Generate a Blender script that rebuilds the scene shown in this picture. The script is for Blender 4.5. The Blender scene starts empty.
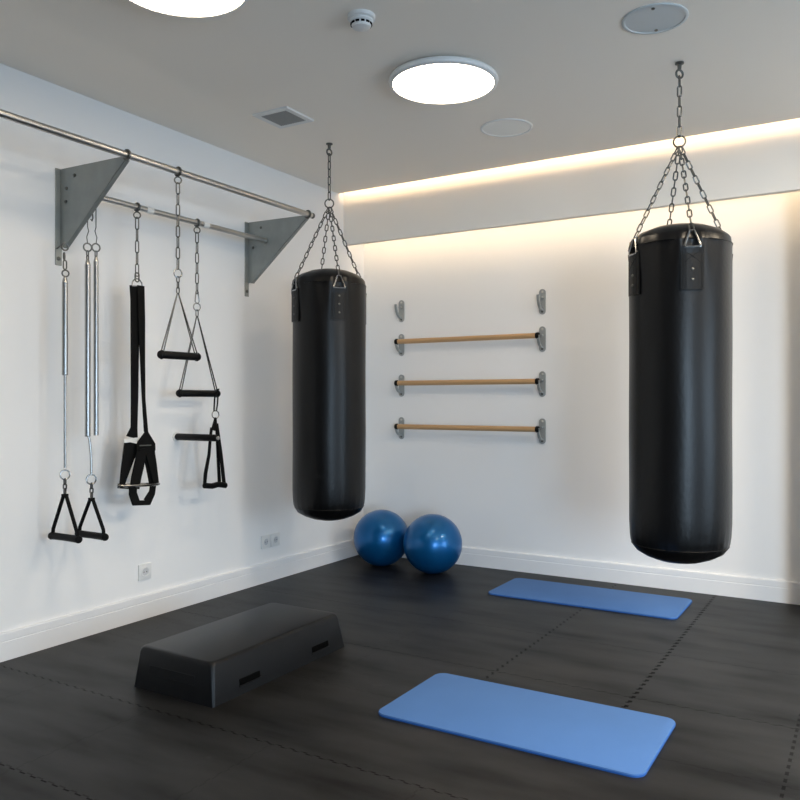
import bpy, bmesh, math, random
from mathutils import Vector, Matrix
random.seed(4)
PI = math.pi
SC = bpy.context.scene
COL = SC.collection
V = Vector

# ------------------------------------------------------------------ camera
F, YAW, HY, EYE = 791.25, 0.5392, 400.4, 1.2
cd = bpy.data.cameras.new('camera'); cam = bpy.data.objects.new('camera', cd); COL.objects.link(cam)
cam.location = (0, 0, EYE); cam.rotation_euler = (PI / 2, 0, YAW)
cd.sensor_width = 36; cd.lens = 36 * F / 800; cd.clip_start = 0.02
SC.camera = cam
SC.view_settings.view_transform = 'Standard'; SC.view_settings.look = 'None'
SC.view_settings.gamma = 1; SC.view_settings.use_curve_mapping = False
SC.view_settings.exposure = 0.0
# ------------------------------------------------------------------ world, daylight, lamps, added fill lamps
LAMP_E, COVE_TOP, COVE_LOW, DAY_A, DAY_B, DAY_C, FILL_LAMP = 16.0, 24.0, 20.0, 205.0, 25.0, 60.0, 64.0
w = bpy.data.worlds.new('daylight_sky'); SC.world = w; w.use_nodes = True
w.node_tree.nodes['Background'].inputs[0].default_value = (0.62, 0.78, 1.0, 1)
w.node_tree.nodes['Background'].inputs[1].default_value = 0.5
def daylight(name, loc, direction, sx, sy, e):
    la = bpy.data.lights.new(name, 'AREA'); la.shape = 'RECTANGLE'; la.size = sx; la.size_y = sy; la.energy = e; la.spread = math.radians(120); la.color = (0.60, 0.80, 1.0)
    lo = bpy.data.objects.new(name, la); COL.objects.link(lo); lo.location = loc; lo.rotation_euler = V(direction).to_track_quat('-Z', 'Y').to_euler()
daylight('near_window_daylight', (3.20, -2.80, 1.05), (0, 1, -0.26), 1.8, 1.85, DAY_A)      # through window_1 in the near wall
daylight('side_window_daylight', (4.60, -1.20, 1.05), (-1, 0, -0.26), 1.9, 1.85, DAY_B)      # through window_2 in the right wall
daylight('side_window_daylight', (4.60, 2.40, 1.05), (-1, 0, -0.26), 2.3, 1.85, DAY_C)       # through window_3 in the right wall

# ------------------------------------------------------------------ measures
XL, YB, XR, YN = -3.443, 5.193, 4.4, -2.6
H, YE, YF, HB = 2.748, 4.858, 4.92, 2.3735

def at(px, py, X):
    """point of the photo's view ray on the plane x = X parallel to the left wall"""
    a = (px - 400) / F; c, s = math.cos(YAW), math.sin(YAW)
    r = V((-s + a * c, c + a * s, (HY - py) / F))
    return r * (X / r.x) + V((0, 0, EYE))

# ------------------------------------------------------------------ materials
def mat(name, col, rough=0.5, metal=0.0, bump=None, var=0.0, vscale=8, coat=0.0, spec=0.5, emis=None, es=0):
    m = bpy.data.materials.new(name); m.use_nodes = True
    n, l = m.node_tree.nodes, m.node_tree.links
    b = n['Principled BSDF']
    b.inputs['Base Color'].default_value = (*col, 1); b.inputs['Roughness'].default_value = rough
    b.inputs['Metallic'].default_value = metal; b.inputs['Coat Weight'].default_value = coat
    b.inputs['Specular IOR Level'].default_value = spec
    tc = n.new('ShaderNodeTexCoord')
    if var:
        t = n.new('ShaderNodeTexNoise'); t.inputs['Scale'].default_value = vscale; t.inputs['Detail'].default_value = 5
        mx = n.new('ShaderNodeMix'); mx.data_type = 'RGBA'
        mx.inputs[6].default_value = (*[c * (1 - var) for c in col], 1); mx.inputs[7].default_value = (*[min(1, c * (1 + var)) for c in col], 1)
        l.new(tc.outputs['Object'], t.inputs['Vector']); l.new(t.outputs['Fac'], mx.inputs[0]); l.new(mx.outputs[2], b.inputs['Base Color'])
    if bump:
        t = n.new('ShaderNodeTexNoise'); t.inputs['Scale'].default_value = bump[0]; t.inputs['Detail'].default_value = 4
        bp = n.new('ShaderNodeBump'); bp.inputs['Strength'].default_value = bump[1]; bp.inputs['Distance'].default_value = bump[2]
        l.new(tc.outputs['Object'], t.inputs['Vector']); l.new(t.outputs['Fac'], bp.inputs['Height']); l.new(bp.outputs['Normal'], b.inputs['Normal'])
    if emis:
        b.inputs['Emission Color'].default_value = (*emis, 1); b.inputs['Emission Strength'].default_value = es
    return m

M = {}
M['wall'] = mat('wall_paint', (0.86, 0.86, 0.86), 0.75, bump=(180, 0.06, 0.002), spec=0.2)
M['ceil'] = mat('ceiling_paint', (0.95, 0.89, 0.81), 0.85, bump=(120, 0.05, 0.002), spec=0.1)
M['near_dark'] = mat('near_wall_darkened', (0.10, 0.10, 0.105), 0.8)  # dark tone put on the unseen near wall to dim leather reflections
M['trim'] = mat('white_trim', (0.84, 0.845, 0.86), 0.5)
M['leather'] = mat('black_leather', (0.003, 0.003, 0.0033), 0.34, bump=(60, 0.22, 0.003), spec=0.28)
M['leather_tab'] = mat('black_leather_tab', (0.0025, 0.0025, 0.0027), 0.36, bump=(160, 0.3, 0.002), spec=.2)
M['chain'] = mat('steel_chain', (0.13, 0.13, 0.125), 0.34, 1.0)
M['chrome'] = mat('chrome', (0.36, 0.36, 0.355), 0.26, 1.0)
M['steel'] = mat('brushed_steel', (0.55, 0.54, 0.52), 0.28, 1.0)
M['galv'] = mat('galvanised_plate', (0.30, 0.32, 0.31), 0.45, 0.55, var=0.18, vscale=14)
M['blackrubber'] = mat('black_rubber', (0.002, 0.002, 0.0022), 0.5, bump=(300, 0.2, 0.001), spec=.18)
M['web'] = mat('black_webbing', (0.003, 0.003, 0.003), 0.85, bump=(500, 0.4, 0.001), spec=0.2)
M['wood'] = mat('beech_wood', (0.50, 0.30, 0.14), 0.42, var=0.12, vscale=5)
M['silver'] = mat('silver_bracket', (0.36, 0.38, 0.38), 0.4, 0.4)
M['ball'] = mat('blue_ball_vinyl', (0.002, 0.115, 0.33), 0.32, 0.55, coat=0.25, bump=(60, 0.03, 0.002))
M['mat_top'] = mat('blue_foam', (0.075, 0.185, 0.46), 0.8, bump=(220, 0.25, 0.002), var=0.05, vscale=6, spec=0.25)
M['mat_edge'] = mat('deep_blue_foam', (0.015, 0.10, 0.36), 0.6)
M['step'] = mat('step_plastic', (0.004, 0.0045, 0.0055), 0.36, var=0.25, vscale=12, bump=(90, 0.12, 0.002), spec=0.24)
M['white_plastic'] = mat('white_plastic', (0.78, 0.78, 0.77), 0.4)
M['grey'] = mat('grey_mesh', (0.36, 0.36, 0.35), 0.7)
M['grille'] = mat('speaker_grille', (0.97, 0.95, 0.90), 0.7, bump=(600, 0.3, 0.001))
M['grille_dark'] = mat('speaker_grille_grey', (0.60, 0.63, 0.64), 0.7, bump=(600, 0.3, 0.001))
M['recess'] = mat('socket_recess', (0.55, 0.56, 0.58), 0.5)
M['dark'] = mat('dark_slot', (0.003, 0.003, 0.003), 0.8, spec=0.0)
M['bolt'] = mat('dark_steel', (0.14, 0.14, 0.13), 0.4, 0.9)
M['tape'] = mat('white_tape', (0.8, 0.8, 0.78), 0.6)
M['diff'] = mat('lamp_diffuser', (0.9, 0.9, 0.9), 0.5, emis=(1.0, 0.83, 0.62), es=LAMP_E)
M['diff_fill'] = mat('fill_lamp_diffuser', (0.9, 0.9, 0.9), 0.5, emis=(1.0, 0.83, 0.62), es=FILL_LAMP)  # glow of the unseen lamps added to brighten the room
M['led_top'] = mat('led_tape_upper', (0.9, 0.9, 0.9), 0.5, emis=(1.0, 0.77, 0.50), es=COVE_TOP)
M['led_low'] = mat('led_tape_lower', (0.9, 0.9, 0.9), 0.5, emis=(1.0, 0.77, 0.50), es=COVE_LOW)
g = bpy.data.materials.new('window_glass'); g.use_nodes = True
nt = g.node_tree; nt.nodes.clear()
o_ = nt.nodes.new('ShaderNodeOutputMaterial'); mx = nt.nodes.new('ShaderNodeMixShader'); tr = nt.nodes.new('ShaderNodeBsdfTransparent'); gl = nt.nodes.new('ShaderNodeBsdfGlossy')
gl.inputs['Roughness'].default_value = 0.02; mx.inputs[0].default_value = 0.06
nt.links.new(tr.outputs[0], mx.inputs[1]); nt.links.new(gl.outputs[0], mx.inputs[2]); nt.links.new(mx.outputs[0], o_.inputs[0]); M['glass'] = g

def floor_material():
    m = bpy.data.materials.new('rubber_floor'); m.use_nodes = True
    n, l = m.node_tree.nodes, m.node_tree.links; b = n['Principled BSDF']
    geo = n.new('ShaderNodeNewGeometry'); sep = n.new('ShaderNodeSeparateXYZ'); l.new(geo.outputs['Position'], sep.inputs[0])
    def math_(op, a, b_=None, c=None):
        q = n.new('ShaderNodeMath'); q.operation = op
        for i, v in enumerate((a, b_, c)):
            if v is None: continue
            if isinstance(v, (int, float)): q.inputs[i].default_value = v
            else: l.new(v, q.inputs[i])
        return q.outputs[0]
    X, Y = sep.outputs[0], sep.outputs[1]
    def tooth(c):                                    # interlocking dovetail edge, 5.5 cm pitch
        return math_('MULTIPLY', math_('SIGN', math_('SINE', math_('MULTIPLY', c, 2 * PI / 0.055))), 0.0035)
    tx, ty = tooth(Y), tooth(X)
    def seam(coord, c, wdt, wig):
        d = math_('ABSOLUTE', math_('SUBTRACT', math_('ADD', coord, wig), c))
        return math_('LESS_THAN', d, wdt)
    def dash(c, ph, duty):
        return math_('GREATER_THAN', math_('SINE', math_('MULTIPLY', math_('ADD', c, ph), 2 * PI / 0.055)), duty)
    tot = None
    def add(v):
        nonlocal tot
        tot = v if tot is None else math_('MAXIMUM', tot, v)
    for i, c in enumerate((1.565, 2.14, 2.72, 3.22, 3.85, 4.45, 0.98, 0.36, -0.3, -0.9)):
        a = seam(Y, c, 0.0032, ty); k = (0.9, 0.85, 0.35, 0.8, 0.6, 0.45)[i] if i < 6 else 0.7
        br = math_('ADD', math_('MULTIPLY', dash(X, i * .013, -0.2), 0.45), 0.55)
        add(math_('MULTIPLY', math_('MULTIPLY', a, br), k))
    tot = math_('MULTIPLY', tot, 0.95)
    back = math_('GREATER_THAN', Y, 2.14); front = math_('LESS_THAN', Y, 2.14)
    for k in range(-6, 5):
        c = -0.235 + 0.6 * k; wdt = 0.008 if k == -1 else 0.0055
        a = math_('MULTIPLY', seam(X, c, wdt, tx), dash(Y, 0.02 * k, -0.1))
        add(math_('MULTIPLY', math_('MULTIPLY', a, math_('GREATER_THAN', Y, 2.62)), {-1: .9, -2: .75, 0: .7}.get(k, .2)))
        a = seam(X, -1.8 + 0.6 * (k + 3), 0.003, tx)
        add(math_('MULTIPLY', math_('MULTIPLY', a, front), 0.25))
    tc = geo.outputs['Position']
    mp = n.new('ShaderNodeMapping'); mp.inputs['Scale'].default_value = (1.2, 4.5, 1); l.new(tc, mp.inputs[0])
    n1 = n.new('ShaderNodeTexNoise'); n1.inputs['Scale'].default_value = 1.6; n1.inputs['Detail'].default_value = 7; l.new(mp.outputs[0], n1.inputs['Vector'])
    n2 = n.new('ShaderNodeTexNoise'); n2.inputs['Scale'].default_value = 7; n2.inputs['Detail'].default_value = 8; n2.inputs['Roughness'].default_value = 0.7; l.new(tc, n2.inputs['Vector'])
    r1 = n.new('ShaderNodeValToRGB'); e = r1.color_ramp.elements
    e[0].position = 0.3; e[0].color = (0.0045, 0.0046, 0.0047, 1); e[1].position = 0.75; e[1].color = (0.0095, 0.0096, 0.0100, 1)
    l.new(n1.outputs['Fac'], r1.inputs[0])
    sc = n.new('ShaderNodeValToRGB'); e = sc.color_ramp.elements            # pale dusty scuffs
    e[0].position = 0.64; e[0].color = (0, 0, 0, 1); e[1].position = 0.8; e[1].color = (1, 1, 1, 1); l.new(n2.outputs['Fac'], sc.inputs[0])
    m1 = n.new('ShaderNodeMix'); m1.data_type = 'RGBA'; m1.inputs[7].default_value = (0.04, 0.04, 0.04, 1)
    l.new(math_('MULTIPLY', sc.outputs[0], 0.8), m1.inputs[0]); l.new(r1.outputs[0], m1.inputs[6])
    m2 = n.new('ShaderNodeMix'); m2.data_type = 'RGBA'; m2.inputs[7].default_value = (0.0008, 0.0008, 0.0008, 1)
    l.new(tot, m2.inputs[0]); l.new(m1.outputs[2], m2.inputs[6]); l.new(m2.outputs[2], b.inputs['Base Color'])
    rr = n.new('ShaderNodeMapRange'); rr.inputs[3].default_value = 0.40; rr.inputs[4].default_value = 0.54; l.new(n1.outputs['Fac'], rr.inputs[0]); l.new(rr.outputs[0], b.inputs['Roughness'])
    l.new(math_('MULTIPLY', math_('SUBTRACT', 1.0, tot), math_('ADD', math_('MULTIPLY', n1.outputs['Fac'], 0.8), -0.10)), b.inputs['Specular IOR Level'])
    n3 = n.new('ShaderNodeTexNoise'); n3.inputs['Scale'].default_value = 260; l.new(tc, n3.inputs['Vector'])
    hh = math_('SUBTRACT', math_('MULTIPLY', n3.outputs['Fac'], 0.35), math_('MULTIPLY', tot, 1.0))
    bp = n.new('ShaderNodeBump'); bp.inputs['Strength'].default_value = 0.35; bp.inputs['Distance'].default_value = 0.003
    l.new(hh, bp.inputs['Height']); l.new(bp.outputs[0], b.inputs['Normal'])
    return m
M['floor'] = floor_material()

# ------------------------------------------------------------------ mesh helpers
def ob(name, bm, m, parent=None, smooth=True, loc=None):
    bmesh.ops.recalc_face_normals(bm, faces=bm.faces)
    me = bpy.data.meshes.new(name); bm.to_mesh(me); bm.free()
    o = bpy.data.objects.new(name, me); COL.objects.link(o)
    ms = m if isinstance(m, (list, tuple)) else [m]
    for q in ms: me.materials.append(M[q])
    if smooth:
        for p in me.polygons: p.use_smooth = True
        try: me.set_sharp_from_angle(angle=math.radians(38))
        except Exception: pass
    if parent:
        o.parent = parent; o.matrix_parent_inverse = Matrix.Translation(parent.location).inverted() if False else Matrix.Identity(4)
        me.transform(Matrix.Translation(-wloc(parent)))
    return o
def wloc(o):
    p = V(o.location)
    while o.parent: o = o.parent; p += V(o.location)
    return p
def tag(o, label, cat, group=None, kind=None):
    if label: o['label'] = label
    if cat: o['category'] = cat
    if group: o['group'] = group
    if kind: o['kind'] = kind
    return o
def thing(name, loc, label, cat, group=None):
    o = bpy.data.objects.new(name, None); COL.objects.link(o); o.location = loc; o.empty_display_size = 0.05
    return tag(o, label, cat, group)
def struct(name, bm, m, smooth=False, parent=None):
    o = ob(name, bm, m, parent, smooth)
    if not parent: o['kind'] = 'structure'
    return o
def nb(): return bmesh.new()
def box(bm, a, b, bev=0.0, seg=2):
    a, b = V(a), V(b); t = bmesh.new()
    bmesh.ops.create_cube(t, size=1)
    d = b - a
    for v in t.verts: v.co = V(((v.co.x + .5) * d.x + a.x, (v.co.y + .5) * d.y + a.y, (v.co.z + .5) * d.z + a.z))
    if bev: bmesh.ops.bevel(t, geom=t.edges[:], offset=bev, segments=seg, profile=0.5, affect='EDGES')
    merge(bm, t); return bm
def merge(bm, t, mtx=None):
    if mtx: t.transform(mtx)
    me = bpy.data.meshes.new('tmp'); t.to_mesh(me); t.free(); bm.from_mesh(me); bpy.data.meshes.remove(me)
def frame_at(t, ref=None):
    t = t.normalized(); ref = ref or (V((0, 0, 1)) if abs(t.z) < 0.9 else V((1, 0, 0)))
    u = ref.cross(t).normalized(); return u, t.cross(u).normalized()
def tube(bm, pts, r, seg=8, closed=False, caps=True):
    pts = [V(p) for p in pts]; n = len(pts)
    rs = r if isinstance(r, (list, tuple)) else [r] * n
    rings = []; u = None
    for i, p in enumerate(pts):
        if closed: t = pts[(i + 1) % n] - pts[i - 1]
        else: t = pts[min(i + 1, n - 1)] - pts[max(i - 1, 0)]
        if t.length < 1e-9: t = V((0, 0, 1))
        t.normalize()
        if u is None: u, _ = frame_at(t)
        else:
            u = (u - t * u.dot(t))
            u = u.normalized() if u.length > 1e-6 else frame_at(t)[0]
        v = t.cross(u)
        rings.append([bm.verts.new(p + (u * math.cos(2 * PI * k / seg) + v * math.sin(2 * PI * k / seg)) * rs[i]) for k in range(seg)])
    for i in range(n if closed else n - 1):
        A, B = rings[i], rings[(i + 1) % n]
        off = 0
        if closed and i == n - 1:
            off = min(range(seg), key=lambda o: sum((A[k].co - B[(k + o) % seg].co).length for k in range(seg)))
        for k in range(seg): bm.faces.new((A[k], A[(k + 1) % seg], B[(k + 1 + off) % seg], B[(k + off) % seg]))
    if not closed and caps:
        bm.faces.new(rings[0]); bm.faces.new(rings[-1])
    return bm
def capsule(bm, a, b, r, seg=16):
    a, b = V(a), V(b); d = (b - a).normalized(); e = r * 0.35
    return tube(bm, [a, a + d * e * .3, a + d * e, b - d * e, b - d * e * .3, b], [r * .55, r * .85, r, r, r * .85, r * .55], seg)
def lathe(bm, prof, c=(0, 0, 0), seg=32, close=True):
    c = V(c); rings = []
    for r, z in prof:
        if r < 1e-6: rings.append([bm.verts.new(c + V((0, 0, z)))])
        else: rings.append([bm.verts.new(c + V((r * math.cos(2 * PI * k / seg), r * math.sin(2 * PI * k / seg), z))) for k in range(seg)])
    for A, B in zip(rings, rings[1:]):
        for k in range(seg):
            f = [A[k % len(A)], A[(k + 1) % len(A)], B[(k + 1) % len(B)], B[k % len(B)]]
            f = list(dict.fromkeys(f))
            if len(f) > 2: bm.faces.new(f)
    return bm
def ring(bm, c, R, r, normal=(0, 1, 0), seg=22, s=8, sx=1.0):
    u, v = frame_at(V(normal)); c = V(c)
    return tube(bm, [c + (u * math.cos(2 * PI * k / seg) * sx + v * math.sin(2 * PI * k / seg)) * R for k in range(seg)], r, s, True)
def link(bm, c, d, side, L, W, r, s=6):
    """one oval chain link round c, long axis d, flat in the plane of d and side"""
    c, d, side = V(c), V(d).normalized(), V(side).normalized()
    hw = W / 2 - r; hl = L / 2 - r - hw; pts = []
    for k in range(6): a = PI * k / 5; pts.append(c + d * (hl + hw * math.sin(a)) + side * hw * math.cos(a))
    for k in range(6): a = PI + PI * k / 5; pts.append(c - d * hl + d * hw * math.sin(a) + side * hw * math.cos(a))
    return tube(bm, pts, r, s, True)
def chain(bm, a, b, pitch=0.036, W=0.024, r=0.0028, ph=0, twist=0.5):
    a, b = V(a), V(b); n = max(1, round((b - a).length / pitch)); p = (b - a).length / n; d = (b - a).normalized()
    u, v = frame_at(d, V((0.82, 0.57, 0)) if abs(d.z) > .9 else None)
    for i in range(n):
        c = a + d * p * (i + .5); an = twist + (PI / 2 if (i + ph) % 2 else 0)
        link(bm, c, d, u * math.cos(an) + v * math.sin(an), p + 2.2 * r * 1.0 + r, W, r)
    return bm
def ribbon(bm, pts, wv, w, th=0.003):
    """flat strap through pts; wv = width direction (one or one per point); w = width(s)"""
    pts = [V(p) for p in pts]; n = len(pts); rings = []
    ws = w if isinstance(w, (list, tuple)) else [w] * n
    wvs = wv if isinstance(wv, list) else [wv] * n
    for i, p in enumerate(pts):
        t = (pts[min(i + 1, n - 1)] - pts[max(i - 1, 0)]).normalized()
        u = V(wvs[i]); u = (u - t * u.dot(t)).normalized(); q = t.cross(u)
        rings.append([bm.verts.new(p + u * ws[i] / 2 * a + q * th / 2 * b) for a, b in ((1, 1), (-1, 1), (-1, -1), (1, -1))])
    for A, B in zip(rings, rings[1:]):
        for k in range(4): bm.faces.new((A[k], A[(k + 1) % 4], B[(k + 1) % 4], B[k]))
    bm.faces.new(rings[0]); bm.faces.new(rings[-1]); return bm
def rounded_slab(bm, x0, x1, y0, y1, z0, z1, r, seg=8, bev=0.0):
    pts = []
    for cx, cy, a0 in ((x1 - r, y1 - r, 0), (x0 + r, y1 - r, 90), (x0 + r, y0 + r, 180), (x1 - r, y0 + r, 270)):
        for k in range(seg + 1):
            a = math.radians(a0 + 90 * k / seg); pts.append((cx + r * math.cos(a), cy + r * math.sin(a), math.cos(a), math.sin(a)))
    lv = [(z0, 0)] + ([(z1 - bev, 0), (z1 - bev * .3, -bev * .3), (z1, -bev)] if bev else [(z1, 0)])
    rings = [[bm.verts.new((x + o * cx, y + o * cy, z)) for x, y, cx, cy in pts] for z, o in lv]
    n = len(pts)
    for A, B in zip(rings, rings[1:]):
        for k in range(n): bm.faces.new((A[k], A[(k + 1) % n], B[(k + 1) % n], B[k]))
    bm.faces.new(rings[0]); bm.faces.new(rings[-1]); return bm
def prism(bm, poly, d):
    """polygon (list of 3D points) pushed along d"""
    A = [bm.verts.new(V(p)) for p in poly]; B = [bm.verts.new(V(p) + V(d)) for p in poly]; n = len(A)
    bm.faces.new(A); bm.faces.new(B)
    for k in range(n): bm.faces.new((A[k], A[(k + 1) % n], B[(k + 1) % n], B[k]))
    return bm

# ------------------------------------------------------------------ the room
T = 0.15
struct('floor', box(nb(), (XL - T, YN - T, -0.1), (XR + T, YB + T, 0)), 'floor')
struct('wall_left', box(nb(), (XL - T, YN - T, 0), (XL, YB + T, H + .3)), 'wall')
struct('wall_back', box(nb(), (XL, YB, 0), (XR, YB + T, H + .3)), 'wall')
WY, wz0, wz1 = ((-2.2, -0.2), (1.2, 3.6)), 0.10, 2.05
b = nb()
for y0, y1 in ((YN - T, WY[0][0]), (WY[0][1], WY[1][0]), (WY[1][1], YB + T)): box(b, (XR, y0, 0), (XR + T, y1, H + .3))
for y0, y1 in WY: box(b, (XR, y0, 0), (XR + T, y1, wz0)); box(b, (XR, y0, wz1), (XR + T, y1, H + .3))
struct('wall_right', b, 'wall')
vx0, vx1 = 2.25, 4.15
b = nb(); box(b, (XL, YN - T, 0), (vx0, YN, H + .3)); box(b, (vx1, YN - T, 0), (XR, YN, H + .3))
box(b, (vx0, YN - T, 0), (vx1, YN, wz0)); box(b, (vx0, YN - T, wz1), (vx1, YN, H + .3)); struct('wall_near', b, 'near_dark')
struct('ceiling', box(nb(), (XL, YN, H), (XR, YE, H + .022)), 'ceil')
struct('trim_1', box(nb(), (XL, YN, H + .2), (XR, YB, H + .3)), 'ceil')           # soffit above the light slots
struct('trim_2', box(nb(), (XL, YF, HB), (XR, YF + .05, H + .2)), 'ceil')         # dropped bulkhead
struct('trim_4', box(nb(), (XL, YE - .09, H + .022), (XR, YE - .06, H + .2)), 'ceil')
struct('shadow_pier', box(nb(), (-0.325, 4.90, 0), (XR, YB, H)), 'wall').name = 'wall_right_shadow_pier'  # unseen stub added to cast the shadow edge on the back wall
def baseboard(name, p, q, out):
    p, q, out = V(p), V(q), V(out); Z = V((0, 0, 1)); b = nb()
    prof = [(0, 0), (.018, 0), (.018, .086), (.0155, .088), (.0155, .091), (.017, .093), (.017, .124), (.013, .130), (0, .130)]
    prism(b, [p + out * a + Z * h for a, h in prof], q - p); return struct(name, b, 'trim')
baseboard('baseboard_left', (XL, YN, 0), (XL, YB, 0), (1, 0, 0))
baseboard('baseboard_back', (XL, YB, 0), (-0.325, YB, 0), (0, -1, 0))
baseboard('baseboard_near', (XL, YN, 0), (XR, YN, 0), (0, 1, 0))
for i, (wy0, wy1) in enumerate(WY):
    b = nb()
    for y0, y1, z0, z1 in ((wy0, wy1, wz0, wz0 + .06), (wy0, wy1, wz1 - .06, wz1), (wy0, wy0 + .06, wz0, wz1), ((wy0 + wy1) / 2 - .03, (wy0 + wy1) / 2 + .03, wz0, wz1), (wy1 - .06, wy1, wz0, wz1)):
        box(b, (XR + .04, y0, z0), (XR + .1, y1, z1), .004)
    wn = struct('window_%d' % (i + 2), b, 'trim')
    ob('window_pane', box(nb(), (XR + .068, wy0 + .05, wz0 + .05), (XR + .072, wy1 - .05, wz1 - .05)), 'glass', wn, False)
b = nb()
for x0, x1, z0, z1 in ((vx0, vx1, wz0, wz0 + .06), (vx0, vx1, wz1 - .06, wz1), (vx0, vx0 + .06, wz0, wz1), (vx1 - .06, vx1, wz0, wz1), (3.17, 3.23, wz0, wz1)):
    box(b, (x0, YN - .1, z0), (x1, YN - .04, z1), .004)
wn = struct('window_1', b, 'trim')
ob('window_pane', box(nb(), (vx0 + .05, YN - .072, wz0 + .05), (vx1 - .05, YN - .068, wz1 - .05)), 'glass', wn, False)
# light tapes: in the ceiling slot and behind the lower edge of the bulkhead
tag(ob('light_strip', box(nb(), (XL + .01, YE - .045, H + .076), (XR - .02, YE - .033, H + .083)), 'led_top', None, False),
    'warm white light strip hidden in the slot between ceiling and bulkhead', 'light strip')
tag(ob('light_strip', box(nb(), (XL + .012, YF + .052, HB + .085), (XR - .02, YF + .06, HB + .10)), 'led_low', None, False),
    'warm white light strip behind the lower edge of the bulkhead, washing the back wall', 'light strip')

# ------------------------------------------------------------------ ceiling fittings
def ceiling_lamp(cx, cy, label, m='diff'):
    t = thing('ceiling_lamp', (cx, cy, H), label, 'lamp', 'round ceiling lamps')
    ob('lamp_housing', lathe(nb(), [(.215, 0), (.235, -.004), (.258, -.012), (.263, -.022), (.260, -.034), (.250, -.040), (.243, -.040), (.240, -.034), (.240, -.028), (0, -.028)], (cx, cy, H), 64), 'white_plastic', t)
    ob('diffuser', lathe(nb(), [(.240, -.030), (.240, -.036), (.225, -.0395), (.12, -.042), (0, -.0425)], (cx, cy, H), 64), m, t)
ceiling_lamp(-1.768, 3.358, 'round white ceiling lamp in the middle of the ceiling, fully in view')
ceiling_lamp(-2.165, 2.055, 'round white ceiling lamp cut off by the top edge of the photo')
ceiling_lamp(1.0, 3.75, 'added fill lamp on the ceiling, unseen, close to the lit back wall', 'diff_fill')  # this and the next lamps are unseen, added as fill light
ceiling_lamp(0.4, 2.9, 'added fill lamp on the ceiling, unseen, right of the punching bags', 'diff_fill')
ceiling_lamp(0.8, 1.7, 'added fill lamp on the ceiling, unseen, right of the camera', 'diff_fill')
ceiling_lamp(3.0, 2.2, 'added fill lamp on the ceiling, unseen, by the far side window', 'diff_fill')
t = thing('smoke_detector', (-1.77, 2.655, H), 'small white round smoke detector on the ceiling between the two lamps', 'smoke detector')
c = (-1.77, 2.655, H)
ob('mounting_base', lathe(nb(), [(0, 0), (.056, 0), (.056, -.014), (.05, -.018), (0, -.018)], c, 40), 'white_plastic', t)
ob('sensor_head', lathe(nb(), [(.046, -.016), (.048, -.024), (.044, -.030), (.040, -.032), (.040, -.040), (.036, -.048), (.02, -.053), (0, -.054)], c, 40), 'white_plastic', t)
b = nb()
for k in range(12):
    a = 2 * PI * k / 12 + .2; u = V((math.cos(a), math.sin(a), 0)); v = V((-u.y, u.x, 0)); p = V(c) + u * .041 + V((0, 0, -.036))
    q = nb(); bmesh.ops.create_cube(q, size=1); q.transform(Matrix.Translation(p) @ Matrix.Rotation(a, 4, 'Z') @ Matrix.Diagonal((.006, .014, .007, 1))); merge(b, q)
ob('vent_slots', b, 'dark', t, False)
vx, vy, vh = -2.768, 3.385, .118
t = thing('ceiling_vent', (vx, vy, H), 'square white ceiling vent with grey mesh left of the lamp', 'vent')
b = nb()
for a in (((-vh, -vh), (vh, -vh + .03)), ((-vh, vh - .03), (vh, vh)), ((-vh, -vh + .03), (-vh + .03, vh - .03)), ((vh - .03, -vh + .03), (vh, vh - .03))):
    box(b, (vx + a[0][0], vy + a[0][1], H - .010), (vx + a[1][0], vy + a[1][1], H))
ob('vent_frame', b, 'white_plastic', t)
b = nb(); box(b, (vx - vh + .02, vy - vh + .02, H - .004), (vx + vh - .02, vy + vh - .02, H))
for k in range(15):
    x = vx - vh + .035 + k * (2 * vh - .07) / 14; box(b, (x - .0025, vy - vh + .03, H - .009), (x + .0025, vy + vh - .03, H - .004))
    y = vy - vh + .035 + k * (2 * vh - .07) / 14; box(b, (vx - vh + .03, y - .0025, H - .008), (vx + vh - .03, y + .0025, H - .004))
ob('vent_grille', b, 'grey', t, False)
def speaker(cx, cy, R, label, m, dots):
    t = thing('ceiling_speaker', (cx, cy, H), label, 'speaker', 'round speakers set in the ceiling')
    ob('speaker_rim', lathe(nb(), [(R, 0), (R, -.004), (R - .004, -.006), (R - .012, -.006), (R - .014, -.003), (R - .014, 0)], (cx, cy, H), 56), m if dots else 'white_plastic', t)
    ob('speaker_grille', lathe(nb(), [(R - .014, -.001), (R - .014, -.003), (0, -.005)], (cx, cy, H), 56), m, t)
    for s in ((-1, 1) if dots else ()):
        d = V((-.17, 1, 0)).normalized() * .75 * R * s
        ob('screw', lathe(nb(), [(.007, -.003), (.007, -.007), (0, -.0075)], V((cx, cy, H)) + d, 12), 'bolt', t)
speaker(-1.79, 4.17, .148, 'round cream ceiling speaker grille right behind the ceiling lamp', 'grille', False)
speaker(-0.762, 3.287, .13, 'round grey ceiling speaker above the larger hanging punching bag', 'grille_dark', True)

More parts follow.
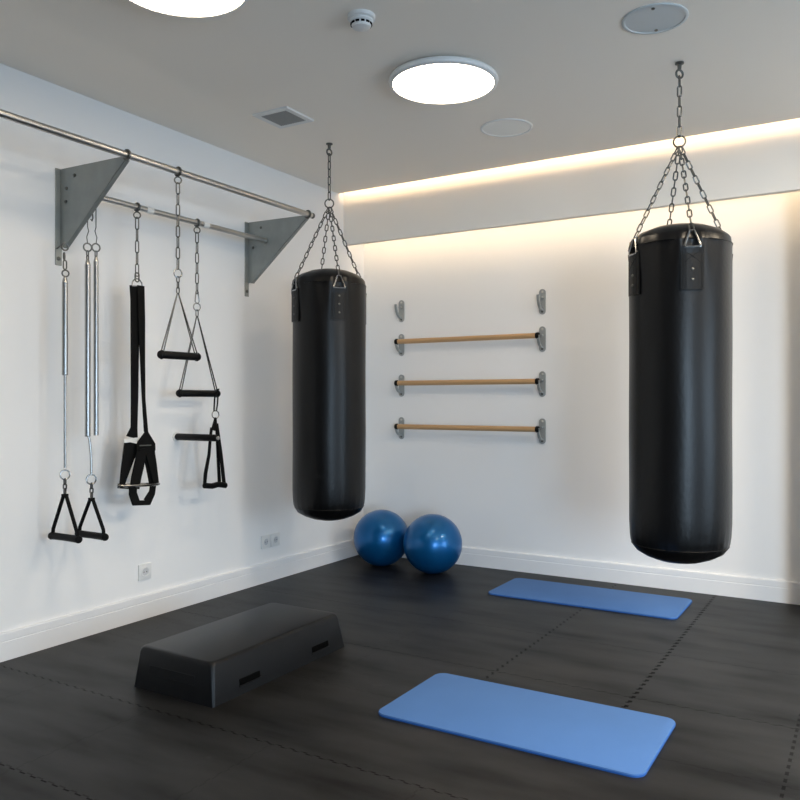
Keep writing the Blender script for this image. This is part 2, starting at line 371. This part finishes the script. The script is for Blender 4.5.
# ------------------------------------------------------------------ punching bags
def bag(cx, cy, R, view, angs, nriv, hooklab, lab, zt=1.925, zb=.455, seed=0):
    C = V((cx, cy, 0))
    hk = thing('ceiling_hook', (cx, cy, H), hooklab, 'hook', 'ceiling hooks for the bags')
    ob('mounting_plate', lathe(nb(), [(0, 0), (.020, 0), (.020, -.006), (.010, -.010), (.008, -.034), (0, -.034)], (cx, cy, H), 20), 'bolt', hk)
    b = nb(); ring(b, (cx, cy, H - .052), .0185, .005, (math.cos(view + .7), math.sin(view + .7), 0)); ob('eye', b, 'bolt', hk)
    t = thing('punching_bag', (cx, cy, zb), lab, 'punching bag', 'black hanging punching bags')
    # body
    seg = 96; prof = [(0, zb), (.05, zb + .003), (.10, zb + .013), (.15, zb + .031), (.19, zb + .054), (R * .93, zb + .078), (R * .945, zb + .084), (R * .945, zb + .088), (R * .965, zb + .10), (R * .985, zb + .13), (R, zb + .19)]
    n = 22
    prof += [(R, zb + .19 + (zt - .05 - zb - .19) * k / n) for k in range(1, n + 1)]
    prof += [(R, zt - .035), (R * 1.004, zt - .03), (R * 1.004, zt - .024), (R * .998, zt - .02), (R * .985, zt), (R * .95, zt + .012), (R * .8, zt + .038), (R * .55, zt + .06), (R * .3, zt + .072), (0, zt + .078)]
    b = lathe(nb(), prof, C, seg)
    rnd = random.Random(seed)
    for v in b.verts:
        d = v.co - C; r = math.hypot(d.x, d.y)
        if r < 1e-4: continue
        a = math.atan2(d.y, d.x); k = 1.0; z = v.co.z
        if abs(z - zt + .02) < .25 and z < zt + .02:               # leather pulled into folds below the straps
            for g in angs:
                da = (a - view - g + PI) % (2 * PI) - PI
                wgt = math.exp(-((z - zt + .05) / .09) ** 2)
                k += wgt * .05 * math.cos(da * 13) * math.exp(-(da / .42) ** 2) * (-1)
        if z < zb + .2: k += .006 * math.sin(a * 31 + rnd.random()) * math.exp(-((z - zb - .10) / .045) ** 2)
        k += .006 * math.sin(3 * a + z * 5) * math.sin(z * 4 + seed) * (1 if z < zt - .1 else 0)
        v.co.x = cx + d.x * k; v.co.y = cy + d.y * k
    ob('bag_body', b, 'leather', t)
    b = nb(); ring(b, (cx, cy, zb + .086), R * .947, .0022, (0, 0, 1), 72, 6); ob('bottom_seam', b, 'leather_tab', t)
    b = nb(); ring(b, (cx, cy, zt - .027), R * 1.005, .003, (0, 0, 1), 72, 6); ob('top_seam', b, 'leather_tab', t)
    # ring and chains
    zr = 2.386; u = V((math.cos(view), math.sin(view), 0)); Rg = .026
    b = nb(); ring(b, (cx, cy, zr), Rg, .0042, u, 26, 8); ob('top_ring', b, 'chain', t)
    b = nb(); chain(b, (cx, cy, zr + Rg - .004), (cx, cy, H - .062), .046, .024, .0036, 0, view * 0 + .9); ob('hanging_chain', b, 'chain', t)
    for i, g in enumerate(angs):
        a = view + g; d = V((math.cos(a), math.sin(a), 0)); tan = V((-d.y, d.x, 0)); rim = C + d * (R + .004)
        # shackle triangle standing at the rim
        zt2 = zt - .066; top = rim + V((0, 0, zt + .010)) - d * .004; bl = rim + tan * .036 + V((0, 0, zt2)) + d * .006; br = rim - tan * .036 + V((0, 0, zt2)) + d * .006
        tab_top = zt2 - .001
        pts = []
        for P, Q in ((top - tan * .008, br), (br, bl), (bl, top + tan * .008)):
            for k in range(5): pts.append(P.lerp(Q, .06 + .88 * k / 4))
        tb = nb()
        hw = .047; rows = 7
        grid = []
        for r_ in range(rows):
            z = zt2 + .006 - .19 * r_ / (rows - 1); grid.append((z, [C + V((math.cos(a + q / R), math.sin(a + q / R), 0)) * (R + .0045 + (.003 if r_ == 0 else 0)) + V((0, 0, z)) for q in (-hw, -hw / 2, 0, hw / 2, hw)]))
        vs = [[tb.verts.new(p) for p in row] for _, row in grid]
        vo = [[tb.verts.new(p + (p - C - V((0, 0, p.z))).normalized() * .0055) for p in row] for _, row in grid]
        for r_ in range(rows - 1):
            for k in range(4):
                tb.faces.new((vs[r_][k], vs[r_][k + 1], vs[r_ + 1][k + 1], vs[r_ + 1][k])); tb.faces.new((vo[r_][k], vo[r_ + 1][k], vo[r_ + 1][k + 1], vo[r_][k + 1]))
        for k in range(4):
            tb.faces.new((vs[0][k], vo[0][k], vo[0][k + 1], vs[0][k + 1])); tb.faces.new((vs[-1][k], vs[-1][k + 1], vo[-1][k + 1], vo[-1][k]))
        for r_ in range(rows - 1):
            tb.faces.new((vs[r_][0], vs[r_ + 1][0], vo[r_ + 1][0], vo[r_][0])); tb.faces.new((vs[r_][4], vo[r_][4], vo[r_ + 1][4], vs[r_ + 1][4]))
        tab = ob('mounting_tab', tb, 'leather_tab', t, False)
        sb = nb(); rr = R + .0105                                     # raised stitching: border and cross
        P = lambda q, z: C + V((math.cos(a + q / R), math.sin(a + q / R), 0)) * rr + V((0, 0, z))
        zz0, zz1 = zt2 - .010, zt2 - .176; h2 = hw - .008
        tube(sb, [P(-h2, zz0), P(h2, zz0), P(h2, zz1), P(-h2, zz1)], .0011, 5, True)
        if nriv == 2: tube(sb, [P(-h2, zz0), P(0, zz0 - .03), P(h2, zz0 - .06)], .0011, 5); tube(sb, [P(h2, zz0), P(0, zz0 - .03), P(-h2, zz0 - .06)], .0011, 5)
        ob('stitching', sb, 'blackrubber', tab)
        for k in range(nriv):
            z = (zt2 - .095 - .045 * k) if nriv == 2 else (zt2 - .045 - .048 * k)
            rb = nb(); q = lathe(nb(), [(.0065, 0), (.0065, .002), (.004, .004), (0, .0042)], (0, 0, 0), 12)
            merge(rb, q, Matrix.Translation(P(0, z) - d * .001) @ d.to_track_quat('Z', 'Y').to_matrix().to_4x4()); ob('rivet', rb, 'bolt', tab)
        b = nb(); tube(b, pts, .0052, 6, True); ob('shackle', b, 'chrome', t)
        start = V((cx, cy, zr - Rg + .002)) + d * .004
        b = nb(); chain(b, start, top + V((0, 0, -.004)), .036, .024, .0033, i, .4 + i); o = ob('hanging_chain', b, 'chain', t)
rd = lambda *a: [math.radians(q) for q in a]
vR = math.atan2(-3.775, .762); vL = math.atan2(-3.879, 2.821)
bag(-0.764, 3.775, .2235, vR, rd(13.2, -59, 115, 196), 2, 'dark steel ceiling hook holding the right punching bag', 'black leather punching bag hanging at the right, the larger in view', seed=2)
bag(-2.819, 3.880, .2200, vL, rd(14.5, -64, 114, 196), 3, 'dark steel ceiling hook holding the left punching bag', 'black leather punching bag hanging near the left wall in front of the corner', seed=5, zb=.475, zt=1.912)

# ------------------------------------------------------------------ back wall: hooks and wooden bars
BX = (-3.092, -1.960); BZ = (1.878, 1.620, 1.310, .985)
rowlab = ('top', 'second', 'third', 'lowest')
for i, z in enumerate(BZ):
    for j, x in enumerate(BX):
        what = 'empty, in the top row' if i == 0 else 'holding the %s wooden bar' % ('upper', 'middle', 'lower')[i - 1]
        t = thing('bar_bracket', (x, YB, z), 'grey metal wall hook at the %s end, %s' % (('left', 'right')[j], what), 'bracket', 'wall hooks for the wooden bars')
        h, wd = (.088 if j else .084), .024
        b = nb(); pl = []
        for k in range(9): a = PI * k / 8; pl.append(V((x + wd * math.cos(a), YB, z + h - wd + wd * math.sin(a))))
        for k in range(9): a = PI + PI * k / 8; pl.append(V((x + wd * math.cos(a), YB, z - h + wd + wd * math.sin(a))))
        prism(b, pl, (0, -.007, 0)); ob('back_plate', b, 'silver', t, False)
        for s in (1, -1):
            q = lathe(nb(), [(.0085, 0), (.0085, .002), (.005, .005), (0, .005)], (0, 0, 0), 14); rb = nb()
            merge(rb, q, Matrix.Translation((x, YB - .007, z + s * (h - .02))) @ Matrix.Rotation(PI / 2, 4, 'X')); ob('screw', rb, 'steel' if s > 0 else 'bolt', t)
        pts = []
        for k in range(9):
            q = k / 8; pts.append((x, YB - .006 - .082 * math.sin(q * PI / 2) ** .9, z - h + .03 + (.082 if i else .098) * (1 - math.cos(q * PI / 2))))
        b = nb(); ribbon(b, pts, V((1, 0, 0)), .018, .011); ob('hook_arm', b, 'silver', t, False)
        b = nb(); tube(b, [(x, YB - .004, z + .026), (x, YB - .035, z + .026)], .009, 12); ob('retaining_pin', b, 'silver', t)
for i, z in enumerate((1.640, 1.3272, .9997)):
    y = YB - .078; x0, x1 = BX[0] - .012, BX[1] + .008
    t = thing('wooden_bar', ((x0 + x1) / 2, y, z), 'pale wooden exercise bar on wall hooks, %s of the three' % ('upper', 'middle', 'lower')[i], 'bar', 'wooden bars on the back wall')
    ob('dowel', tube(nb(), [(x0 + .02, y, z), (x1 - .02, y, z)], .0185, 24), 'wood', t)
    for a, c in ((x0, x0 + .03), (x1 - .03, x1)): ob('end_cap', capsule(nb(), (a, y, z), (c, y, z), .0225, 20), 'blackrubber', t)

# ------------------------------------------------------------------ floor things
def exercise_ball(x, y, r, lab, tilt):
    b = nb(); bmesh.ops.create_uvsphere(b, u_segments=64, v_segments=48, radius=r)
    for v in b.verts:                                                # moulded rings round the ball, pole cap, weight flattening
        th = math.acos(max(-1, min(1, v.co.z / r))); v.co *= 1 + .0012 * math.sin(th * 46) * (1 if .35 < th < PI - .35 else 0)
    b.transform(Matrix.Rotation(tilt, 4, 'X'))
    for v in b.verts: v.co.z = max(v.co.z + r, .0035)-.0035
    b.transform(Matrix.Translation((x, y, 0)))
    t = thing('exercise_ball', (x, y, 0), lab, 'exercise ball', 'blue exercise balls in the corner')
    ob('ball_body', b, 'ball', t)
    d = V((.2, -.3, -.93)).normalized()
    return t
exercise_ball(-3.068, 4.865, .203, 'blue exercise ball in the room corner, left of the other', .2)
exercise_ball(-2.628, 4.835, .205, 'blue exercise ball right of the other and nearer the camera', .5)

def yoga_mat(x0, x1, y0, y1, lab):
    t = thing('exercise_mat', ((x0 + x1) / 2, (y0 + y1) / 2, 0), lab, 'mat', 'blue exercise mats')
    ob('mat_base', rounded_slab(nb(), x0, x1, y0, y1, 0, .006, .045), 'mat_edge', t, False)
    ob('mat_top', rounded_slab(nb(), x0 + .001, x1 - .001, y0 + .001, y1 - .001, .006, .011, .044, 8, .0025), 'mat_top', t)
yoga_mat(-1.632, -0.625, 2.535, 3.062, 'larger looking blue exercise mat lying in the foreground')
yoga_mat(-2.055, -0.922, 4.470, 4.955, 'blue exercise mat lying near the back wall under the right punching bag')

# aerobic step: hollow trapezoid block
sx0, sx1, sy0, sy1, sh, ins = -2.662, -2.207, 2.270, 3.172, .166, .026
t = thing('aerobic_step', ((sx0 + sx1) / 2, (sy0 + sy1) / 2, 0), 'black plastic aerobic step platform with slots in its side, on the floor', 'step platform')
b = nb(); lv = [(0, 0, .012), (.03, .004, .016), (sh - .018, ins - .005, .022), (sh - .007, ins - .001, .026), (sh - .002, ins + .004, .03), (sh, ins + .012, .036)]
rings = []
for z, o, r in lv:
    ring_ = []
    for cx, cy, a0 in ((sx1 - o - r, sy1 - o - r, 0), (sx0 + o * .6 + r, sy1 - o - r, 90), (sx0 + o * .6 + r, sy0 + o * .7 + r, 180), (sx1 - o - r, sy0 + o * .7 + r, 270)):
        for k in range(7): a = math.radians(a0 + 15 * k); ring_.append(b.verts.new((cx + r * math.cos(a), cy + r * math.sin(a), z)))
    rings.append(ring_)
for A, B in zip(rings, rings[1:]):
    for k in range(28): b.faces.new((A[k], A[(k + 1) % 28], B[(k + 1) % 28], B[k]))
b.faces.new(rings[-1]); b.faces.new(rings[0])
body = ob('step_body', b, 'step', t)
ang = math.atan2(ins - .012, sh - .06)
for yc in (2.49, 2.975):                                              # hand slots in the long side
    z = .050; x = sx1 - .004 - (z - .03) * math.tan(ang)
    b = nb(); box(b, (-.004, -.062, -.013), (.0028, .062, .013), .002); b.transform(Matrix.Translation((x, yc, z)) @ Matrix.Rotation(-ang, 4, 'Y')); ob('hand_slot', b, 'dark', t, False)
    b = nb(); box(b, (-.001, -.066, -.018), (.0050, .066, -.013), .0015); b.transform(Matrix.Translation((x, yc, z)) @ Matrix.Rotation(-ang, 4, 'Y')); ob('slot_lip', b, 'step', t, False)
z = .085; y = sy0 + .003 + (z - .03) * math.tan(ang * .7)
b = nb(); box(b, (-.13, -.0015, -.018), (.13, .003, .018), .0012); b.transform(Matrix.Translation(((sx0 + sx1) / 2 - .01, y, z)) @ Matrix.Rotation(-ang, 4, 'X')); ob('end_panel', b, 'step', t, False)

# ------------------------------------------------------------------ wall sockets
def socket(y, z, lab, group='wall sockets low on the left wall', h=.043):
    t = thing('wall_socket', (XL, y, z), lab, 'wall socket', group)
    ob('socket_plate', box(nb(), (XL, y - h, z - h), (XL + .010, y + h, z + h), .002), 'white_plastic', t)
    rot = Matrix.Translation((XL + .010, y, z)) @ Matrix.Rotation(PI / 2, 4, 'Y')
    b = nb(); merge(b, lathe(nb(), [(.029, 0), (.029, .002), (.024, .003), (.0215, -.0005), (0, -.0005)], (0, 0, 0), 32), rot); ob('socket_ring', b, 'white_plastic', t)
    b = nb(); merge(b, lathe(nb(), [(.0205, .0003), (0, .0004)], (0, 0, 0), 32), rot); ob('socket_recess', b, 'recess', t)
    b = nb()
    for s in (1, -1): merge(b, lathe(nb(), [(.003, .0006), (.003, .0012), (0, .0013)], (0, s * .0095, 0), 10), rot)
    ob('contact_holes', b, 'dark', t)
socket(3.012, .256, 'single white wall socket above the baseboard nearest the camera')
socket(4.020, .265, 'left socket of the white pair on the left wall')
socket(4.118, .265, 'right socket of the white pair on the left wall')

# ------------------------------------------------------------------ rack on the left wall
UX, UZ, LX, LZ = -2.96, 2.3325, -3.286, 2.203
def wall_bracket(yw, lab, foot_dark):
    t = thing('wall_bracket', (XL, yw, 1.86), lab, 'bracket', 'triangular brackets of the wall rack')
    th = .006; zt, zb2, tipx = 2.336, 1.950, -2.968
    b = nb(); prism(b, [(XL + .006, yw, zt), (tipx, yw, zt - .008), (tipx, yw, zt - .028), (XL + .03, yw, zb2), (XL + .006, yw, zb2)], (0, th, 0)); ob('gusset_plate', b, 'galv', t, False)
    ob('wall_plate', box(nb(), (XL, yw - .026, 1.862), (XL + .006, yw + .010, zt + .002), .002), 'galv', t, False)
    b = nb(); prism(b, [(tipx, yw, zt - .022), (tipx + .006, yw, zt - .024), (XL + .036, yw, zb2 - .004), (XL + .03, yw, zb2)], (0, .024, 0)); ob('edge_flange', b, 'galv', t, False)
    for x, z in ((XL + .115, zt - .045), (XL + .055, zt - .10), (XL + .05, zt - .165)):
        q = lathe(nb(), [(.0085, 0), (.0085, .004), (.006, .006), (0, .006)], (0, 0, 0), 12); rb = nb()
        merge(rb, q, Matrix.Translation((x, yw, z)) @ Matrix.Rotation(PI / 2, 4, 'X')); ob('bolt', rb, 'bolt', t)
    q = lathe(nb(), [(.010, 0), (.010, .004), (.006, .007), (0, .007)], (0, 0, 0), 12); rb = nb()
    merge(rb, q, Matrix.Translation((XL + .006, yw - .010, 1.895)) @ Matrix.Rotation(PI / 2, 4, 'Y')); ob('bolt', rb, 'bolt', t)
    b = nb(); ring(b, (UX, yw + .003, UZ), .0215, .0055, (0, 1, 0)); ob('rail_collar', b, 'bolt', t)
YBL, YBR = 2.485, 3.848
wall_bracket(YBL, 'triangular galvanised bracket on the left wall, the one nearer the camera', True)
wall_bracket(YBR, 'triangular galvanised bracket on the left wall, beside the left punching bag', False)
t = thing('steel_rail', (UX, 1.4, UZ), 'long steel rail across the tips of both wall brackets', 'rail')
ob('rail_tube', tube(nb(), [(UX, -.6, UZ), (UX, 3.885, UZ)], .0165, 20), 'steel', t)
ob('end_cap', capsule(nb(), (UX, 3.88, UZ), (UX, 3.908, UZ), .0175, 20), 'bolt', t)
b = nb(); tube(b, [(XL, -.55, UZ), (UX, -.55, UZ)], .014, 12); ob('end_arm', b, 'steel', t)
t = thing('steel_rail', (LX, (YBL + YBR) / 2, LZ), 'shorter steel rail close to the wall, running between the two brackets', 'rail')
ob('rail_tube', tube(nb(), [(LX, YBL + .006, LZ), (LX, YBR - .001, LZ)], .0155, 20), 'steel', t)
ob('end_cap', capsule(nb(), (LX, YBR - .024, LZ), (LX, YBR - .002, LZ), .018, 18), 'steel', t)
for Yc in (2.90, 3.31): ob('white_sleeve', tube(nb(), [(LX, Yc - .012, LZ), (LX, Yc + .03, LZ)], .0172, 18), 'tape', t)

def eye_hanger(b, X, Y, Z, r):
    """collar round a rail with a small eye under it"""
    ring(b, (X, Y, Z), r + .004, .0055, (0, 1, 0)); ring(b, (X, Y, Z - r - .026), .0165, .0036, (math.cos(.7), -math.sin(.7) * 1, 0))

# --- trapeze bars on chains
def trapeze(X, Y, Z, rr, z_ring, z_apex, ya, yb, zbar, lab, clip):
    t = thing('trapeze_bar', (X, Y, zbar), lab, 'trapeze bar', 'black trapeze bars on chains')
    b = nb(); eye_hanger(b, X, Y, Z, rr); ob('rail_eye', b, 'bolt', t)
    top = Z - rr - .040
    b = nb(); chain(b, (X, Y, top), (X, Y, z_ring + (.075 if clip else .020)), .056, .024, .0030, 0, .9); ob('hanging_chain', b, 'chain', t)
    if clip:
        b = nb(); z1 = z_ring + .085
        tube(b, [(X, Y - .009, z1), (X, Y, z1 + .010), (X, Y + .009, z1), (X, Y + .015, z1 - .055), (X, Y, z1 - .066), (X, Y - .015, z1 - .055)], .0036, 7, True); ob('snap_hook', b, 'chrome', t)
    b = nb(); ring(b, (X, Y, z_ring), .021, .0036, (1, -.3, 0)); ob('ring', b, 'chrome', t)
    b = nb(); chain(b, (X, Y, z_ring - .018), (X, Y, z_apex), .03, .02, .003, 1, .3); ob('swivel', b, 'chain', t)
    b = nb()
    for s, ye in ((-1, ya + .016), (1, yb - .016)):
        for dx in (-.009, .009):
            tube(b, [(X, Y + s * .004, z_apex - .002), (X + dx, ye, zbar + .0)], .0036, 6)
    ob('cable', b, 'chrome', t)
    b = nb(); capsule(b, (X, ya, zbar), (X, yb, zbar), .0195, 20); ob('grip_bar', b, 'blackrubber', t)
    b = nb()
    for ye in (ya + .016, yb - .016): b = nb(); ring(b, (X, ye, zbar), .0205, .0026, (0, 1, 0)); ob('ferrule', b, 'blackrubber', t)
    return t
trapeze(UX, 2.802, UZ, .0165, 1.829, 1.730, 2.681, 2.946, 1.420, 'black trapeze bar on a chain from the outer rail, the higher one', False)
trapeze(LX, 3.254, LZ, .0155, 1.727, 1.675, 3.108, 3.428, 1.237, 'black trapeze bar on a chain from the inner rail, the lower one', True)

# --- grip peg on the wall
t = thing('wall_peg', (XL, 3.244, .989), 'black padded peg sticking out of the left wall below the trapeze bars', 'peg')
ob('wall_flange', tube(nb(), [(XL, 3.244, .989), (XL + .008, 3.244, .989)], .028, 20), 'white_plastic', t)
ob('grip', capsule(nb(), (XL + .006, 3.244, .989), (XL + .325, 3.244, .989), .0195, 20), 'blackrubber', t)
ob('end_bolt', capsule(nb(), (XL + .322, 3.244, .989), (XL + .334, 3.244, .989), .011, 12), 'steel', t)

# --- stirrup handle hanging from the lower trapeze
HXp = LX
A_ = lambda x, y, dx=0: at(x, y, HXp + dx)
t = thing('stirrup_handle', A_(217, 400), 'black webbing stirrup handle hanging from the end of the lower trapeze bar', 'handle')
b = nb(); yy = 3.415
tube(b, [A_(214, 411.5, .03), A_(214.5, 400, .03), A_(215, 396, .03), (HXp + .012, yy, 1.263), (HXp - .018, yy, 1.255), A_(218, 396, -.024), A_(217.5, 404, -.01), A_(216.5, 411, .03)], .0048, 6, True); ob('cord_loop', b, 'web', t)
b = nb(); ring(b, A_(215.5, 415, .03), .0225, .0032, (1, -.25, 0)); ob('ring', b, 'chrome', t)
b = nb(); wv = V((0, 1, 0))
ribbon(b, [A_(215.5, 418, .035), A_(215, 424, .04), A_(214.5, 431, .045)], wv, [.012, .03, .052], .006)
ribbon(b, [A_(211.5, 428, .05), A_(210.2, 440, .05), A_(209, 455, .05), A_(205.5, 474, .05), A_(204.5, 486, .05)], wv, [.020, .020, .022, .026, .024], .004)
ribbon(b, [A_(217, 424, .05), A_(219, 440, .05), A_(221, 455, .05), A_(224, 484, .05)], wv, [.018, .022, .024, .028], .004)
ribbon(b, [A_(216.5, 430, .03), A_(217.6, 450, .03), A_(219.5, 484, .03)], wv, [.016, .020, .026], .004)
ob('strap', b, 'web', t)
b = nb(); pp = [A_(204.5, 486, .05), A_(212, 486.5, .05), A_(218, 484.8, .05), A_(225.5, 485.8, .05)]
tube(b, pp, [.0165, .0165, .0165, .0165], 14); ob('grip', b, 'blackrubber', t)

# --- webbing straps with foot loops
SX = LX
S = lambda x, y, dx=0: at(x, y, SX + dx)
Ys = 2.829
t = thing('suspension_trainer', (SX, Ys, 1.07), 'black webbing suspension strap with foot loops hanging from the inner rail', 'strap trainer')
b = nb(); eye_hanger(b, SX, Ys, LZ, .0155); ob('rail_eye', b, 'bolt', t)
b = nb(); chain(b, (SX, Ys, LZ - .054), (SX, Ys, 1.845), .056, .023, .003, 0, .9); ob('hanging_chain', b, 'chain', t)
b = nb(); link(b, (SX, Ys, 1.838), (0, 0, 1), (.3, 1, 0), .055, .028, .0042); ob('snap_hook', b, 'bolt', t)
b = nb(); z0 = 1.788; tube(b, [(SX, Ys - .034, z0), (SX, Ys - .030, z0 + .024), (SX, Ys - .012, z0 + .042), (SX, Ys + .012, z0 + .042), (SX, Ys + .030, z0 + .024), (SX, Ys + .034, z0)], .0036, 7, True); ob('d_ring', b, 'chrome', t)
b = nb(); ribbon(b, [S(134.5, 286), S(135, 300), S(134.8, 350), S(134.5, 400), S(134, 428), S(132, 438)], wv, [.062, .058, .052, .046, .042, .075], .004); ob('long_strap', b, 'web', t)
b = nb(); ribbon(b, [S(140.8, 286, .008), S(141.6, 320, .012), S(142.5, 360, .014), S(143.6, 400, .014), S(146, 432, .016)], wv, [.046, .044, .032, .022, .026], .004); ob('long_strap', b, 'web', t)
lp = S(132, 441)
b = nb(); ribbon(b, [S(124, 441.4, .004), S(139.5, 439.6, .004)], V((0, 0, 1)), .020, .006)
ob('gap_bar', b, 'tape', t)  # pale bar put in for the wall showing between the straps
b = nb()   # left foot loop
ribbon(b, [S(131.5, 443), S(129.0, 456), S(125.4, 470), S(122, 485)], wv, [.092, .080, .058, .032], .004)
ribbon(b, [S(137, 444, -.01), S(136, 458, -.01)], wv, [.05, .045], .004)
ob('foot_loop', b, 'web', t)
b = nb()   # right foot loop, in front
prism(b, [S(146.2, 430, .020), S(154.6, 444, .020), S(154.8, 450, .020), S(153.5, 453, .020), S(137, 453, .020), S(136, 449, .020), S(137, 442.5, .020)], (.006, 0, 0))
ribbon(b, [S(146, 449, .03), S(139, 451, .03)], V((0, 0, 1)), .008, .006)
ribbon(b, [S(150, 452, .022), S(153, 466, .022), S(156.5, 485, .022)], wv, [.062, .050, .034], .004)
ribbon(b, [S(141.5, 452, .03), S(139, 466, .03), S(136.2, 478, .03), S(134.5, 489, .03)], wv, [.060, .066, .064, .062], .004)
ribbon(b, [S(146.5, 452, .01), S(149.5, 468, .01), S(153, 488, .01)], wv, [.05, .045, .04], .004)
ribbon(b, [S(133.2, 486, .028), S(132.8, 494, .028), S(136, 503.5, .028)], wv, [.052, .050, .05], .004)
ribbon(b, [S(153, 486, .012), S(152, 493, .012), S(147, 502.5, .02)], wv, [.040, .042, .05], .004)
ribbon(b, [S(133, 503.5, .03), S(149.5, 503, .025)], V((0, 0, 1)), .026, .005)
ob('foot_loop', b, 'web', t)
b = nb(); ribbon(b, [S(139.5, 446, .034), S(151, 445.6, .034)], V((0, 0, 1)), .006, .004); ob('logo_stitch', b, 'bolt', t)
b = nb(); pts = []
for k in range(20):
    a = 2 * PI * k / 20; c0 = S(139, 485.3, .02); pts.append(c0 + V((.034 * math.sin(a), .128 * math.cos(a), -.006 * math.cos(a))))
tube(b, pts, .0075, 8, True); ob('hoop', b, 'chrome', t)
b = nb(); ribbon(b, [S(119.5, 486.5, .02), S(127.5, 487, .02)], V((0, 0, 1)), .024, .03); ob('padding', b, 'web', t)

# --- springs with cords
def coil(b, p, q, r, turns=None):
    p, q = V(p), V(q); L = (p - q).length; n = int(L / .005)
    prof = []
    for k in range(n + 1):
        z = -L * k / n; prof.append((r - (.0012 if k % 2 else 0), z))
    prof = [(r * .35, .03), (r * .6, .022), (r * .95, 0)] + prof + [(r * .95, -L), (0, -L)]
    return lathe(b, prof, p, 16)
t = thing('pull_spring', S(65, 285), 'chrome pull spring with thin rod under the nearer bracket, leftmost of the springs', 'spring', 'chrome springs on the left wall')
Y1 = 2.401
b = nb()
tube(b, [(XL + .007, 2.468, 1.944), (SX + .002, Y1 - .004, 1.944)], .0040, 8); ring(b, (SX, Y1, 1.925), .016, .0035, (1, -.2, 0)); ring(b, (SX, Y1 - .004, 1.88), .016, .004, (.6, .6, 0)); link(b, (SX, Y1, 1.84), (0, 0, 1), (0, 1, 0), .05, .024, .0034)
ring(b, (SX, Y1 + .003, 1.80), .015, .0035, (1, -.5, 0)); ob('hook', b, 'chain', t)
b = nb(); coil(b, (SX, Y1, 1.755), (SX, Y1, 1.318), .0145); ob('coil', b, 'chrome', t)
b = nb(); tube(b, [(SX, Y1, 1.32), (SX, Y1, .878)], .0058, 10); ob('rod', b, 'chrome', t)
b = nb(); ring(b, (SX, Y1, .846), .0225, .0033, (1, -.3, 0)); ob('ring', b, 'chrome', t)

def pull_handle(Y, ztop, zbar, cx, lab):
    t = thing('pull_handle', (cx, Y, zbar), lab, 'handle', 'black triangular pull handles')
    b = nb(); chain(b, (cx, Y, ztop), (cx, Y, ztop - .07), .026, .022, .0036, 0, .2); ob('swivel_clip', b, 'chain', t)
    za = ztop - .072; hw = .099; b = nb()
    for s in (-1, 1): ribbon(b, [(cx + s * .008, Y, za - .002), (cx + s * (hw - .012), Y, zbar + .035), (cx + s * (hw - .008), Y, zbar)], V((0, 1, 0)), .015, .0085)
    ribbon(b, [(cx - .012, Y, za - .004), (cx + .012, Y, za - .004)], V((0, 1, 0)), .022, .012)
    ob('side_strap', b, 'web', t)
    b = nb(); tube(b, [(cx - hw, Y, zbar), (cx - hw * .7, Y, zbar + .001), (cx, Y, zbar + .0015), (cx + hw * .7, Y, zbar + .001), (cx + hw, Y, zbar)], [.0175, .017, .0165, .017, .0175], 18); ob('grip', b, 'blackrubber', t)
    for s in (-1, 1): b = nb(); tube(b, [(cx + s * hw, Y, zbar), (cx + s * (hw + .008), Y, zbar)], [.0185, .016], 18); ob('end_cap', b, 'blackrubber', t)
pull_handle(2.401, .825, .548, SX, 'black triangular pull handle, the left of the two, below the leftmost spring')
pull_handle(2.545, .792, .538, SX + .006, 'black triangular pull handle, the right of the two, below the middle spring')

# small free hook on the inner rail, and the two long springs on hooks of their own
t = thing('rail_hook', (SX, 2.553, LZ), 'small empty steel hook on the inner rail just behind the nearer bracket', 'hook')
Yh = 2.551
b = nb(); ring(b, (SX, Yh, LZ), .0190, .0035, (0, 1, 0)); tube(b, [(SX, Yh, LZ - .02), (SX, Yh + .001, LZ - .07), (SX, Yh + .007, LZ - .11), (SX, Yh + .001, LZ - .126), (SX, Yh - .006, LZ - .118)], .0032, 7); ob('hook', b, 'bolt', t)
def long_spring(Y, X, zt, zb, r, zring, side, lab):
    t = thing('pull_spring', (X, Y, zt), lab, 'spring', 'chrome springs on the left wall')
    b = nb(); ring(b, (SX, Y, LZ), .0190, .003, (0, 1, 0)); tube(b, [(X, Y, LZ - .018), (X, Y, zring + .10), (X, Y - side * .006, zring + .08), (X, Y + side * .005, zring + .050), (X, Y, zring + .016)], .0024, 7)
    ring(b, (X, Y, zring), .0195, .0036, (1, -.3, 0)); chain(b, (X, Y, zring - .018), (X, Y, zt + .024), .026, .018, .003, 0, .5); ob('hook', b, 'chain', t)
    b = nb(); coil(b, (X, Y, zt), (X, Y, zb), r); ob('coil', b, 'chrome', t)
    return t
t = long_spring(2.527, SX, 1.858, 1.022, .0140, 1.944, -1, 'long chrome spring in the middle, left one of the close pair')
ob('rod', tube(nb(), [(SX, 2.530, 1.03), (SX + .002, 2.537, 1.0), (SX + .004, 2.543, .93), (SX + .004, 2.545, .835)], .0055, 8), 'chrome', t)
ob('ring', ring(nb(), (SX + .004, 2.545, .812), .0235, .0036, (1, -.3, 0)), 'chrome', t)
long_spring(2.574, SX + .002, 1.880, 1.026, .0125, 1.950, 1, 'long chrome spring, right one of the close pair, next to the black straps')
